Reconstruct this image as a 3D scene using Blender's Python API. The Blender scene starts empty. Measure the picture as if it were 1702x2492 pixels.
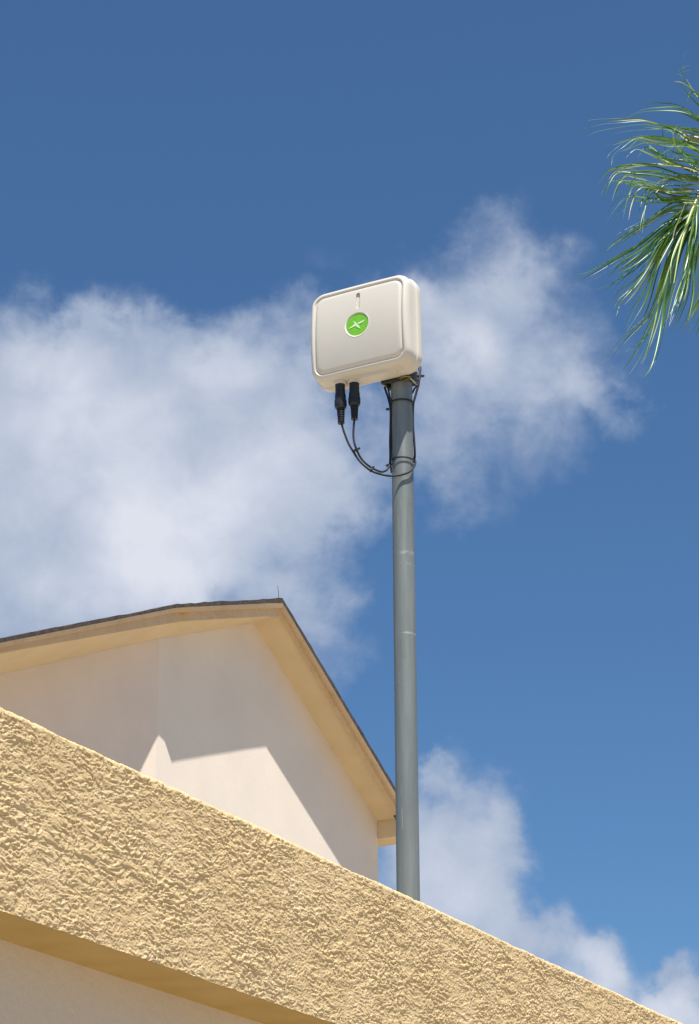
import bpy, bmesh, math, random
import numpy as np
from mathutils import Vector, Matrix

# ------------------------------------------------------------------ camera
C = bpy.context.scene
COL = C.collection
EYE = np.array([0.0, 0.0, 1.6])
F_PX, PW, PH = 5500.0, 1702.0, 2492.0
pit, rol = math.radians(23.02), math.radians(-0.6)
fw = np.array([0, math.cos(pit), math.sin(pit)])
up0 = np.array([0, -math.sin(pit), math.cos(pit)])
rt0 = np.array([1.0, 0, 0])
rt = math.cos(rol)*rt0 + math.sin(rol)*up0
up = -math.sin(rol)*rt0 + math.cos(rol)*up0
cd = bpy.data.cameras.new('camera'); cam = bpy.data.objects.new('camera', cd); COL.objects.link(cam)
M = Matrix([[rt[0], up[0], -fw[0], 0], [rt[1], up[1], -fw[1], 0], [rt[2], up[2], -fw[2], 1.6], [0, 0, 0, 1]])
cam.matrix_world = M
cd.sensor_fit = 'VERTICAL'; cd.sensor_height = 24.0; cd.sensor_width = 24.0
cd.lens = F_PX/PH*24.0
cd.clip_start = 0.05; cd.clip_end = 6000
C.camera = cam

# directions of the building: U runs along the walls (away, to the right), N is their outward normal
U = np.array([0.45691358, 0.88951109, 0.0]); N = np.array([0.88951109, -0.45691358, 0.0]); Z = np.array([0, 0, 1.0])

# ------------------------------------------------------------------ sun, sky, exposure
sd = -0.252*U + 0.270*N + 0.929*Z; sd = sd/np.linalg.norm(sd)      # towards the sun
elev = math.asin(sd[2]); azim = math.atan2(sd[0], sd[1])
SUN = 5.0; EXPO = 0.75; SKY = 0.064
ld = bpy.data.lights.new('sun', 'SUN'); ld.energy = SUN; ld.angle = math.radians(0.53); ld.color = (1.0, 0.955, 0.89)
lo = bpy.data.objects.new('sun', ld); COL.objects.link(lo)
lo.rotation_euler = Vector(sd).to_track_quat('Z', 'Y').to_euler(); lo.location = (0, 0, 30)
vs = C.view_settings; vs.view_transform = 'Standard'; vs.look = 'None'; vs.gamma = 1; vs.use_curve_mapping = False; vs.exposure = EXPO

W = bpy.data.worlds.new('World'); C.world = W; W.use_nodes = True
nt = W.node_tree
for n_ in list(nt.nodes): nt.nodes.remove(n_)
def nd(t, **k):
    n_ = nt.nodes.new(t)
    for a, b in k.items(): setattr(n_, a, b)
    return n_
def lk(a, b): nt.links.new(a, b)
def mth(op, a, b=None, clamp=False):
    m = nd('ShaderNodeMath', operation=op, use_clamp=clamp)
    for i, v in enumerate((a, b)):
        if v is None: continue
        if isinstance(v, (int, float)): m.inputs[i].default_value = v
        else: lk(v, m.inputs[i])
    return m.outputs[0]
def mrange(v, a, b, c=0., d=1., smooth=True):
    m = nd('ShaderNodeMapRange', interpolation_type='SMOOTHSTEP' if smooth else 'LINEAR')
    lk(v, m.inputs['Value'])
    for k, x in zip(('From Min', 'From Max', 'To Min', 'To Max'), (a, b, c, d)): m.inputs[k].default_value = x
    return m.outputs['Result']
sky = nd('ShaderNodeTexSky'); sky.sky_type = 'NISHITA'; sky.sun_disc = False
sky.sun_elevation = elev; sky.sun_rotation = azim
sky.altitude = 300; sky.air_density = 1.0; sky.dust_density = 0.6; sky.ozone_density = 2.5
tint = nd('ShaderNodeMix', data_type='RGBA', blend_type='MULTIPLY'); tint.inputs[0].default_value = 1
lk(sky.outputs[0], tint.inputs[6]); tint.inputs[7].default_value = (0.58, 0.83, 1.02, 1)
tc = nd('ShaderNodeTexCoord')
def vdot(vec):
    v = nd('ShaderNodeVectorMath', operation='DOT_PRODUCT'); lk(tc.outputs['Generated'], v.inputs[0])
    v.inputs[1].default_value = tuple(float(x) for x in vec); return v.outputs['Value']
# a map of the sky round one fixed compass bearing and height, 1587 units wide where the clouds stand
dF, dA, dB = vdot(fw), vdot(rt0), vdot(up0)
dFc = mth('MAXIMUM', dF, 0.05)
KX = 5128.7
cx = mth('ADD', mth('MULTIPLY', mth('DIVIDE', dA, dFc), KX), 793.5)
cy = mth('SUBTRACT', 1162.0, mth('MULTIPLY', mth('DIVIDE', dB, dFc), KX))
cxy = nd('ShaderNodeCombineXYZ'); lk(cx, cxy.inputs[0]); lk(cy, cxy.inputs[1])
def noise(scale, detail, rough, dist=0, off=(0, 0, 0), color=False, src=None):
    mp = nd('ShaderNodeMapping'); lk(src or cxy.outputs[0], mp.inputs[0]); mp.inputs['Location'].default_value = off
    mp.inputs['Scale'].default_value = (scale, scale, scale)
    t = nd('ShaderNodeTexNoise'); lk(mp.outputs[0], t.inputs['Vector']); t.inputs['Scale'].default_value = 1
    t.inputs['Detail'].default_value = detail; t.inputs['Roughness'].default_value = rough; t.inputs['Distortion'].default_value = dist
    return t.outputs['Color'] if color else t.outputs['Fac']
def warp(amount, scale, off, src):
    w = noise(scale, 6, 0.6, 0, off, True, src)
    s = nd('ShaderNodeVectorMath', operation='SUBTRACT'); lk(w, s.inputs[0]); s.inputs[1].default_value = (.5, .5, .5)
    m = nd('ShaderNodeVectorMath', operation='MULTIPLY'); lk(s.outputs[0], m.inputs[0]); m.inputs[1].default_value = (amount, amount, 0)
    a = nd('ShaderNodeVectorMath', operation='ADD'); lk(src, a.inputs[0]); lk(m.outputs[0], a.inputs[1]); return a.outputs[0]
wxy = warp(300, 1/210., (3.1, 7.7, 0), cxy.outputs[0])
wsoft = warp(160, 1/260., (13.1, 2.7, 0), cxy.outputs[0])
def blobs(lst, src):
    tot = None
    for (x, y, rx, ry, a, *an) in lst:
        mp = nd('ShaderNodeMapping', vector_type='TEXTURE'); lk(src, mp.inputs[0])
        mp.inputs['Location'].default_value = (x, y, 0); mp.inputs['Scale'].default_value = (rx, ry, 1)
        mp.inputs['Rotation'].default_value = (0, 0, math.radians(an[0]) if an else 0)
        l = nd('ShaderNodeVectorMath', operation='LENGTH'); lk(mp.outputs[0], l.inputs[0])
        g = mrange(l.outputs['Value'], 0.25, 1.3, a, 0.0)
        tot = g if tot is None else mth('ADD', tot, g)
    return tot
COVER = [(60, 830, 230, 190, .75), (250, 790, 150, 150, .6), (470, 800, 150, 110, .6), (610, 860, 150, 120, .55), (380, 880, 200, 150, .4), (120, 980, 260, 200, .4), (560, 960, 220, 130, .35), (700, 780, 130, 110, .4), (760, 900, 130, 120, .4), (860, 1080, 90, 130, .35), (790, 1300, 80, 90, .3), (880, 700, 120, 110, .35), (1100, 960, 300, 220, .28), (1060, 1080, 200, 160, .2), (250, 1100, 440, 350, .5), (100, 760, 260, 130, .3), 
         (120, 1050, 330, 260, .8), (420, 1130, 330, 250, .9), (640, 1050, 230, 200, .8), (760, 1130, 130, 130, .35),
         (300, 1350, 420, 170, .9), (-20, 1400, 260, 160, .7), (-20, 1200, 220, 260, .4), (680, 1330, 130, 180, .5), (760, 1480, 110, 90, .4), (-150, 1200, 300, 500, .6), (700, 1020, 160, 160, .4),
         (930, 680, 130, 140, .52), (1120, 620, 140, 160, .66), (1230, 720, 180, 170, .5), (1320, 830, 140, 130, .36), (1050, 800, 190, 150, .7),
         (1400, 925, 100, 55, .34, 28), (1230, 920, 200, 110, .32), (980, 960, 130, 160, .45), (1020, 1080, 90, 110, .25), (1280, 1050, 120, 90, .18),
         (720, 590, 90, 50, .12), (650, 720, 80, 60, .3),
         (1040, 1870, 140, 190, .9), (920, 1960, 160, 120, .7), (1120, 2010, 110, 150, .5), (1250, 2190, 190, 120, .8), (1060, 2110, 220, 130, .9),
         (1350, 2150, 70, 70, .5), (1390, 2290, 160, 90, .7), (1510, 2270, 100, 70, .9), (1480, 2370, 240, 90, .9), (1000, 1750, 60, 50, .35), (1130, 1850, 90, 110, .4)]
GLOW = [(330, 1060, 420, 330, .1), (180, 880, 260, 150, .12), (400, 1190, 210, 160, .6), (240, 980, 220, 130, .25), (520, 830, 110, 70, .35), (90, 800, 170, 70, .28), (280, 690, 90, 50, .2), (330, 1330, 300, 80, .4), (650, 1060, 170, 120, .3),
        (1040, 800, 120, 80, .42), (1130, 620, 90, 110, .22), (960, 660, 80, 70, .25), (1000, 2050, 150, 160, .3), (1330, 2230, 110, 90, .5), (1520, 2300, 110, 60, .55), (1090, 1880, 60, 90, .15)]
f1 = noise(1/140., 10, 0.58, 0.25, (5.5, 1.2, 3))
f2 = noise(1/330., 6, 0.5, 0.3, (2.5, 9.2, 1))
cov = blobs(COVER, wxy)
dens = mth('ADD', cov, mth('MULTIPLY', mth('SUBTRACT', f1, 0.5), 0.95))
dens = mth('ADD', dens, mth('MULTIPLY', mth('SUBTRACT', f2, 0.5), 0.6))
alpha = mth('MULTIPLY', mrange(dens, 0.02, 1.22, 0, 0.95), mrange(cov, 0.0, 0.2))
bri = mth('ADD', blobs(GLOW, wsoft), mth('MULTIPLY', mth('SUBTRACT', f1, 0.5), 0.7))
bri = mth('ADD', bri, mth('MULTIPLY', mth('SUBTRACT', f2, 0.5), 0.35))
bri = mth('ADD', bri, mth('MULTIPLY', mth('SUBTRACT', dens, 0.6), 0.15))
alpha = mth('MULTIPLY', alpha, mrange(dF, 0.3, 0.6))
# scattered cloud over the rest of the sky
g1 = noise(2.2, 8, 0.58, 0.2, (4, 2, 1), False, tc.outputs['Generated'])
elsewhere = mth('MULTIPLY', mrange(g1, 0.52, 0.72, 0, .8), mrange(dF, 0.93, 0.85))
alpha2 = mth('MAXIMUM', alpha, elsewhere)
cc = nd('ShaderNodeMix', data_type='RGBA')
G = 2**EXPO*SKY
lk(mrange(bri, -0.12, 0.95, 0, 1, False), cc.inputs[0])
cc.inputs[6].default_value = (0.325/G, 0.410/G, 0.57/G, 1); cc.inputs[7].default_value = (0.76/G, 0.79/G, 0.875/G, 1)
mx = nd('ShaderNodeMix', data_type='RGBA'); lk(alpha2, mx.inputs[0]); lk(tint.outputs[2], mx.inputs[6]); lk(cc.outputs[2], mx.inputs[7])
bg = nd('ShaderNodeBackground'); bg.inputs[1].default_value = SKY; lk(mx.outputs[2], bg.inputs[0])
wo = nd('ShaderNodeOutputWorld'); lk(bg.outputs[0], wo.inputs[0])
W.cycles.sampling_method = 'MANUAL'; W.cycles.sample_map_resolution = 1024

# ------------------------------------------------------------------ helpers
rnd = random.Random(7)
def ray(x, y):
    d = (x-PW/2)/F_PX*rt + (PH/2-y)/F_PX*up + fw
    return d/np.linalg.norm(d)
def on_p(x, y, p):                       # point seen at x, y on the vertical plane p metres left of the eye, parallel to the walls
    d = ray(x, y); return EYE + d*(p/(-d@N))
def on_u(x, y, c):
    d = ray(x, y); return EYE + d*(c/(d@U))
def at_y(x, y, Y):
    d = ray(x, y); return EYE + d*(Y/d[1])
def tag(o, label=None, cat=None, group=None, kind=None):
    if label: o['label'] = label
    if cat: o['category'] = cat
    if group: o['group'] = group
    if kind: o['kind'] = kind
    return o
def empty(name, loc, label, cat, group=None):
    o = bpy.data.objects.new(name, None); COL.objects.link(o); o.location = tuple(loc); o.empty_display_size = .1
    return tag(o, label, cat, group)
def mesh(name, verts, faces, m, parent=None, smooth=False, mats=None):
    me = bpy.data.meshes.new(name)
    me.from_pydata([tuple(map(float, v)) for v in verts], [], [tuple(map(int, f)) for f in faces])
    if isinstance(m, (list, tuple)):
        for q in m: me.materials.append(q)
    else: me.materials.append(m)
    if mats is not None: me.polygons.foreach_set('material_index', mats)
    if smooth: me.polygons.foreach_set('use_smooth', [True]*len(me.polygons))
    me.update()
    o = bpy.data.objects.new(name, me); COL.objects.link(o)
    if parent is not None:
        o.parent = parent
        o.matrix_parent_inverse = Matrix.Translation(-Vector(parent.matrix_basis.translation)) if parent.type == 'EMPTY' else parent_inv(parent)
    return o
def parent_inv(p):
    return Matrix.Identity(4)
def fix_normals(o):
    bm = bmesh.new(); bm.from_mesh(o.data); bmesh.ops.recalc_face_normals(bm, faces=bm.faces); bm.to_mesh(o.data); bm.free(); return o
class MB:
    def __init__(s): s.v = []; s.f = []
    def add(s, v, f):
        b = len(s.v); s.v += [np.asarray(q, float) for q in v]; s.f += [tuple(i+b for i in q) for q in f]
    def hexa(s, p):                       # 8 points: bottom loop 4, top loop 4
        s.add(p, [(3, 2, 1, 0), (4, 5, 6, 7), (0, 1, 5, 4), (1, 2, 6, 5), (2, 3, 7, 6), (3, 0, 4, 7)])
    def box(s, c, ax, ay, az, hx, hy, hz):
        c = np.asarray(c, float); ax, ay, az = [np.asarray(a, float) for a in (ax, ay, az)]
        s.hexa([c+ax*i*hx+ay*j*hy+az*k*hz for k in (-1, 1) for i, j in ((-1, -1), (1, -1), (1, 1), (-1, 1))])
    def strip(s, a, b):                   # quads between two polylines
        n = len(a); s.add(list(a)+list(b), [(i, i+1, n+i+1, n+i) for i in range(n-1)])
    def slab(s, front_top, front_bot, back):
        """solid between two front polylines, pushed back by vector(s) back"""
        n = len(front_top); bk = [np.asarray(back[i] if isinstance(back, list) else back) for i in range(n)]
        ft = list(front_top); fb = list(front_bot)
        bt = [ft[i]+bk[i] for i in range(n)]; bb = [fb[i]+bk[i] for i in range(n)]
        V = ft+fb+bt+bb; Fs = []
        for i in range(n-1):
            a, b = i, i+1
            Fs += [(a, b, n+b, n+a), (2*n+b, 2*n+a, 3*n+a, 3*n+b), (b, a, 2*n+a, 2*n+b), (n+a, n+b, 3*n+b, 3*n+a)]
        Fs += [(0, n, 3*n, 2*n), (n-1, 3*n-1, 4*n-1, 2*n-1)]
        s.add(V, Fs)
    def tube(s, pts, r, k=10, cap=True, flat=1.0):
        pts = [np.asarray(p, float) for p in pts]; n = len(pts)
        rr = r if isinstance(r, (list, tuple, np.ndarray)) else [r]*n
        t0 = pts[1]-pts[0]; t0 /= np.linalg.norm(t0)
        a = np.cross(t0, [0.3, 0.2, 0.93]); a /= np.linalg.norm(a)
        V = []
        for i in range(n):
            t = pts[min(i+1, n-1)]-pts[max(i-1, 0)]; t /= np.linalg.norm(t)
            a = a-t*(a@t); a /= np.linalg.norm(a); b = np.cross(t, a)
            for j in range(k):
                th = 2*math.pi*j/k; V.append(pts[i]+(a*math.cos(th)+b*math.sin(th)*flat)*rr[i])
        Fs = [(i*k+j, i*k+(j+1) % k, (i+1)*k+(j+1) % k, (i+1)*k+j) for i in range(n-1) for j in range(k)]
        if cap: Fs += [tuple(reversed(range(k))), tuple((n-1)*k+j for j in range(k))]
        s.add(V, Fs)
    def build(s, name, m, parent=None, smooth=False, fixn=True):
        o = mesh(name, s.v, s.f, m, parent, smooth)
        if fixn: fix_normals(o)
        return o
def smooth_path(P, n=10):
    P = [np.asarray(p, float) for p in P]; Q = [2*P[0]-P[1]]+P+[2*P[-1]-P[-2]]; out = []
    for i in range(1, len(Q)-2):
        for j in range(n):
            t = j/n
            out.append(0.5*((2*Q[i])+(-Q[i-1]+Q[i+1])*t+(2*Q[i-1]-5*Q[i]+4*Q[i+1]-Q[i+2])*t*t+(-Q[i-1]+3*Q[i]-3*Q[i+1]+Q[i+2])*t**3))
    out.append(P[-1]); return out
def autosmooth(o, ang=40):
    me = o.data; me.polygons.foreach_set('use_smooth', [True]*len(me.polygons))
    bm = bmesh.new(); bm.from_mesh(me)
    for e in bm.edges:
        if len(e.link_faces) == 2 and e.calc_face_angle(0) > math.radians(ang): e.smooth = False
    bm.to_mesh(me); bm.free(); return o

# ------------------------------------------------------------------ materials
class Mat:
    def __init__(s, name, base, rough=.7, metal=0., spec=.5):
        s.m = bpy.data.materials.new(name); s.m.use_nodes = True; s.t = s.m.node_tree
        s.b = s.t.nodes['Principled BSDF']; s.b.inputs['Base Color'].default_value = (*base, 1)
        s.b.inputs['Roughness'].default_value = rough; s.b.inputs['Metallic'].default_value = metal
        s.b.inputs['Specular IOR Level'].default_value = spec; s.base = base
    def n(s, t, **k):
        q = s.t.nodes.new(t)
        for a, b in k.items(): setattr(q, a, b)
        return q
    def noise(s, scale, detail=4, rough=.55, stretch=(1, 1, 1), dist=0.):
        tc_ = s.n('ShaderNodeTexCoord'); mp = s.n('ShaderNodeMapping'); s.t.links.new(tc_.outputs['Object'], mp.inputs[0])
        mp.inputs['Scale'].default_value = stretch
        q = s.n('ShaderNodeTexNoise'); s.t.links.new(mp.outputs[0], q.inputs['Vector'])
        q.inputs['Scale'].default_value = scale; q.inputs['Detail'].default_value = detail; q.inputs['Roughness'].default_value = rough
        q.inputs['Distortion'].default_value = dist
        return q.outputs['Fac']
    def ramp(s, v, stops):
        r = s.n('ShaderNodeValToRGB'); s.t.links.new(v, r.inputs[0]); e = r.color_ramp.elements
        while len(e) < len(stops): e.new(0.5)
        for i, (p, c) in enumerate(stops): e[i].position = p; e[i].color = (*c, 1)
        return r.outputs[0]
    def color(s, out): s.t.links.new(out, s.b.inputs['Base Color'])
    def mix(s, fac, a, b):
        q = s.n('ShaderNodeMix', data_type='RGBA'); s.t.links.new(fac, q.inputs[0])
        for i, v in ((6, a), (7, b)):
            if isinstance(v, tuple): q.inputs[i].default_value = (*v, 1)
            else: s.t.links.new(v, q.inputs[i])
        return q.outputs[2]
    def bump(s, h, strength=.3, dist=.01):
        q = s.n('ShaderNodeBump'); q.inputs['Strength'].default_value = strength; q.inputs['Distance'].default_value = dist
        s.t.links.new(h, q.inputs['Height']); s.t.links.new(q.outputs[0], s.b.inputs['Normal'])
def shade(c, k): return tuple(min(1, x*k) for x in c)

m_fascia = Mat('tan stucco', (.66, .48, .25), .9, spec=.2)
a = m_fascia.noise(6, 5, .6); b = m_fascia.noise(90, 4, .6)
c1 = m_fascia.ramp(a, [(.3, (.57, .425, .228)), (.55, (.62, .472, .262)), (.75, (.67, .52, .315))])
m_fascia.color(m_fascia.mix(m_fascia.ramp(b, [(.45, (0, 0, 0)), (.75, (.5, .5, .5))]), c1, (.56, .38, .17)))
m_fascia.bump(m_fascia.noise(260, 5, .65), .7, .003)
m_soffit1 = Mat('tan painted soffit', (.52, .37, .15), .85, spec=.2); m_soffit1.bump(m_soffit1.noise(60, 4), .15, .003)
m_soffit1.color(m_soffit1.ramp(m_soffit1.noise(9, 4), [(.3, (.48, .34, .125)), (.7, (.55, .40, .165))]))
def wall_mat(name, base):
    q = Mat(name, base, .92, spec=.2)
    a = q.noise(1.4, 5, .6); b = q.noise(35, 5, .6)
    q.color(q.mix(q.ramp(b, [(.35, (0, 0, 0)), (.8, (.25, .25, .25))]), q.ramp(a, [(.3, shade(base, .95)), (.7, shade(base, 1.03))]), shade(base, .9)))
    q.bump(q.noise(55, 6, .6), .35, .006); return q
m_wall1 = wall_mat('off white wall paint', (.64, .57, .475))
m_wall2 = wall_mat('pale stucco', (.77, .685, .585))
m_wall3 = wall_mat('warm pale stucco', (.765, .655, .55))
m_soffit2 = Mat('tan rake soffit', (.72, .58, .36), .8, spec=.3)
m_soffit2.color(m_soffit2.ramp(m_soffit2.noise(2.2, 5), [(.3, (.68, .55, .335)), (.7, (.76, .61, .385))]))
m_trim = Mat('tan trim boards', (.60, .43, .25), .6, spec=.4)
m_trim.color(m_trim.mix(m_trim.ramp(m_trim.noise(14, 6, .65), [(.5, (0, 0, 0)), (.75, (.45, .45, .45))]), m_trim.ramp(m_trim.noise(2, 4), [(.3, (.58, .41, .23)), (.7, (.66, .48, .28))]), (.37, .27, .14)))
m_trim.bump(m_trim.noise(30, 4), .2, .004)
m_shingle = Mat('grey brown shingles', (.07, .06, .055), .95, spec=.2)
m_shingle.color(m_shingle.ramp(m_shingle.noise(12, 6, .7), [(.3, (.035, .03, .028)), (.55, (.075, .062, .055)), (.8, (.13, .11, .10))]))
m_shingle.bump(m_shingle.noise(80, 5, .7), .6, .006)
m_roofflat = Mat('pale roof coating', (.45, .41, .35), .9); m_roofflat.color(m_roofflat.ramp(m_roofflat.noise(3, 6), [(.3, (.30, .255, .20)), (.7, (.38, .33, .26))]))
m_ground = Mat('pale paving', (.30, .24, .17), .9)
m_ground.color(m_ground.ramp(m_ground.noise(.8, 8, .6), [(.3, (.25, .20, .14)), (.7, (.34, .275, .20))]))
m_ground.bump(m_ground.noise(30, 5), .3, .01)

m_pole = Mat('weathered galvanised steel', (.30, .335, .32), .42, .35, .5)
a = m_pole.noise(5, 6, .6, (9, 9, .7)); b = m_pole.noise(45, 5, .65, (1, 1, .6)); c_ = m_pole.noise(160, 3, .6)
cp = m_pole.ramp(a, [(.25, (.150, .172, .163)), (.5, (.195, .217, .205)), (.8, (.255, .275, .26))])
cp = m_pole.mix(m_pole.ramp(b, [(.60, (0, 0, 0)), (.72, (.35, .35, .35))]), cp, (.15, .175, .16))
tcp = m_pole.n('ShaderNodeTexCoord'); sx = m_pole.n('ShaderNodeSeparateXYZ'); m_pole.t.links.new(tcp.outputs['Object'], sx.inputs[0])
def pm(op, x, y=None, z=None):
    q = m_pole.n('ShaderNodeMath', operation=op)
    for i, v in enumerate((x, y, z)):
        if v is None: continue
        if isinstance(v, (int, float)): q.inputs[i].default_value = v
        else: m_pole.t.links.new(v, q.inputs[i])
    return q.outputs[0]
POLE_SCUFF = pm('ADD', 0, 0)
m_black = Mat('black rubber', (.012, .013, .016), .42, spec=.5); m_black.bump(m_black.noise(400, 3), .1, .001)
m_cable = Mat('black cable jacket', (.012, .014, .022), .62, spec=.35)
m_tie = Mat('black nylon', (.012, .012, .013), .35)
m_house = Mat('warm white plastic', (.60, .57, .49), .36, spec=.5)
m_house.color(m_house.mix(m_house.ramp(m_house.noise(9, 6, .6, (1, 1, .5)), [(.45, (0, 0, 0)), (.8, (.3, .3, .3))]), (.575, .55, .485), (.51, .48, .405)))
m_house.bump(m_house.noise(700, 2), .04, .0006)
m_green = Mat('green badge', (.16, .47, .028), .4); m_green.color(m_green.ramp(m_green.noise(60, 3), [(.3, (.145, .44, .025)), (.7, (.18, .50, .035))]))
m_star = Mat('pale green print', (.55, .80, .42), .4)
m_ring = Mat('white badge ring', (.85, .86, .83), .3)
m_bracket = Mat('dark cast bracket', (.030, .034, .030), .55, .3)
m_zinc = Mat('zinc bolt', (.5, .5, .42), .3, .9)
m_brass = Mat('olive passivated clamp', (.22, .20, .05), .4, .7)
m_rust = Mat('rusty washer', (.16, .045, .03), .7)
m_wire = Mat('grey wire', (.14, .14, .15), .5, .5)
m_leaf = Mat('palm leaflet', (.07, .17, .02), .37, spec=.55)
a = m_leaf.noise(7, 3); gi = m_leaf.n('ShaderNodeAttribute'); gi.attribute_name = 'leaf_tone'
lc = m_leaf.ramp(gi.outputs['Fac'], [(0, (.045, .14, .035)), (.45, (.11, .25, .045)), (.8, (.24, .36, .07)), (1, (.46, .42, .20))])
lc = m_leaf.mix(m_leaf.ramp(a, [(.4, (0, 0, 0)), (.7, (.4, .4, .4))]), lc, (.05, .15, .03))
m_leaf.color(lc)
tr = m_leaf.n('ShaderNodeBsdfTranslucent'); m_leaf.t.links.new(lc, tr.inputs[0])
ms = m_leaf.n('ShaderNodeMixShader'); ms.inputs[0].default_value = .32
m_leaf.t.links.new(m_leaf.b.outputs[0], ms.inputs[1]); m_leaf.t.links.new(tr.outputs[0], ms.inputs[2])
m_leaf.t.links.new(ms.outputs[0], m_leaf.t.nodes['Material Output'].inputs[0])
m_rachis = Mat('palm stalk', (.22, .27, .06), .45)
m_trunk = Mat('palm trunk', (.22, .19, .15), .9); m_trunk.color(m_trunk.ramp(m_trunk.noise(3, 5, .6, (1, 1, 6)), [(.3, (.14, .12, .09)), (.7, (.30, .26, .21))]))
m_trunk.bump(m_trunk.noise(4, 4, .6, (1, 1, 8)), .6, .03)

# ------------------------------------------------------------------ ground
g = mesh('ground', [(-900, -900, 0), (900, -900, 0), (900, 900, 0), (-900, 900, 0)], [(0, 1, 2, 3)], m_ground.m); tag(g, kind='structure')

# ------------------------------------------------------------------ low building with the rough stucco fascia
PN = 2.4485; S0, S1 = 0.6, 10.4; ZT = EYE[2]+1.337; ZB = EYE[2]+0.954
def sp(s, p, z): q = EYE + s*U - p*N; return np.array([q[0], q[1], z])
low = empty('stucco_building', sp(5, PN+1.5, 0), 'low tan building whose rough stucco band runs down across the foreground', 'building')
def hash_noise(ix, iy, seed):
    h = (ix.astype(np.int64)*374761393 + iy.astype(np.int64)*668265263 + seed*1442695040888963407 % (2**31)) & 0xffffffff
    h = ((h ^ (h >> 13))*1274126177) & 0xffffffff; h = h ^ (h >> 16)
    return h
def gnoise(x, y, seed=0):
    x0 = np.floor(x); y0 = np.floor(y); fx = x-x0; fy = y-y0
    u = fx*fx*fx*(fx*(fx*6-15)+10); v = fy*fy*fy*(fy*(fy*6-15)+10)
    def gr(ix, iy, dx, dy):
        a_ = hash_noise(ix, iy, seed)/4294967296.0*2*np.pi; return np.cos(a_)*dx+np.sin(a_)*dy
    n00 = gr(x0, y0, fx, fy); n10 = gr(x0+1, y0, fx-1, fy); n01 = gr(x0, y0+1, fx, fy-1); n11 = gr(x0+1, y0+1, fx-1, fy-1)
    return ((n00*(1-u)+n10*u)*(1-v)+(n01*(1-u)+n11*u)*v)*1.42
def sst(a_, b_, x): t = np.clip((x-a_)/(b_-a_), 0, 1); return t*t*(3-2*t)
def stucco(s, z):
    wx = gnoise(s*14, z*22, 11)*.018+gnoise(s*60, z*90, 12)*.006; wz = gnoise(s*14, z*22, 13)*.008+gnoise(s*65, z*90, 14)*.0035
    x = (s+wx)*1.95; y = (z+wz)*1.85
    a_ = gnoise(x/.050, y/.020, 1); b_ = gnoise(x/.026, y/.011, 2); c_ = gnoise(x/.012, y/.006, 3); d_ = gnoise(x/.11, y/.05, 4)
    e_ = gnoise(x/.006, y/.0035, 8)
    base = .55*a_+.42*b_+.25*c_+.35*d_
    plate = sst(-.18, .22, base)
    ridge = 1-np.abs(gnoise(x/.060, y/.019, 5)+.25*c_)*3.2
    mask = sst(-.1, .5, gnoise(s/.16, z/.08, 6))
    h = .0030*plate*(.45+.55*sst(-.5,.3,gnoise(s/.2, z/.12, 9))) + .0028*np.clip(ridge, 0, 1)*(.4+.6*mask) + .0011*c_ + .0006*e_ + .0010*d_
    return h
ds, dz = .0023, .0015
svals = np.concatenate([np.arange(S0, 3.0, .03), np.arange(3.0, 7.5, ds), np.arange(7.5, S1, .03)])
rr_ = .010; H = ZT-ZB; TW = .16
prof = []                                             # (depth behind the face, z, normal depth, normal z)
for z in np.arange(ZB, ZT-rr_, dz): prof.append((0, z, -1, 0))
for k in range(9): th = k/8*math.pi/2; prof.append((rr_-rr_*math.cos(th), ZT-rr_+rr_*math.sin(th), -math.cos(th), math.sin(th)))
for w in np.arange(rr_+.004, TW, .005): prof.append((w, ZT, 0, 1))
prof.append((TW, ZT-.02, 1, 0)); prof.append((TW, ZB+.1, 1, 0))
prof = np.array(prof); nP = len(prof); nS = len(svals)
arc = np.concatenate([[0], np.cumsum(np.hypot(np.diff(prof[:, 0]), np.diff(prof[:, 1])))])
SS, AA = np.meshgrid(svals, arc, indexing='ij')
hh = stucco(SS, AA)*.66
hh += .0025*gnoise(SS/.35, AA/.4, 21)+.0012*gnoise(SS/.13, AA/.2, 22)
hh[:, -2:] = 0
PD = PN + prof[None, :, 0] + prof[None, :, 2]*hh; ZZ = prof[None, :, 1] + prof[None, :, 3]*hh
V = EYE[None, None, :]*np.array([1, 1, 0]) + SS[..., None]*U - PD[..., None]*N + ZZ[..., None]*Z
idx = np.arange(nS*nP).reshape(nS, nP)
Fq = np.stack([idx[:-1, :-1], idx[1:, :-1], idx[1:, 1:], idx[:-1, 1:]], -1).reshape(-1, 4)
me = bpy.data.meshes.new('stucco_band'); me.vertices.add(nS*nP); me.vertices.foreach_set('co', V.reshape(-1))
me.loops.add(len(Fq)*4); me.loops.foreach_set('vertex_index', Fq.reshape(-1).astype(np.int32))
me.polygons.add(len(Fq)); me.polygons.foreach_set('loop_start', np.arange(0, len(Fq)*4, 4, dtype=np.int32))
me.update(calc_edges=True); me.validate(); me.polygons.foreach_set('use_smooth', [True]*len(me.polygons)); me.materials.append(m_fascia.m)
fo = bpy.data.objects.new('stucco_band', me); COL.objects.link(fo); fo.parent = low; fo.matrix_parent_inverse = Matrix.Translation(-low.location)
SD = 0.15                                             # depth of the overhang
mb = MB(); A = [sp(S0, PN+.006, ZB+.004), sp(S1, PN+.006, ZB+.004)]
mb.slab([sp(S0, PN+.008, ZB+.03), sp(S1, PN+.008, ZB+.03)], [sp(S0, PN+.008, ZB+.003), sp(S1, PN+.008, ZB+.003)], -N*SD)
mb.build('soffit', m_soffit1.m, low)
p0 = PN+SD
mb = MB(); mb.slab([sp(S0, p0, ZB+.02), sp(S1, p0, ZB+.02)], [sp(S0, p0, 0), sp(S1, p0, 0)], -N*.2); mb.build('wall', m_wall1.m, low)
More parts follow.
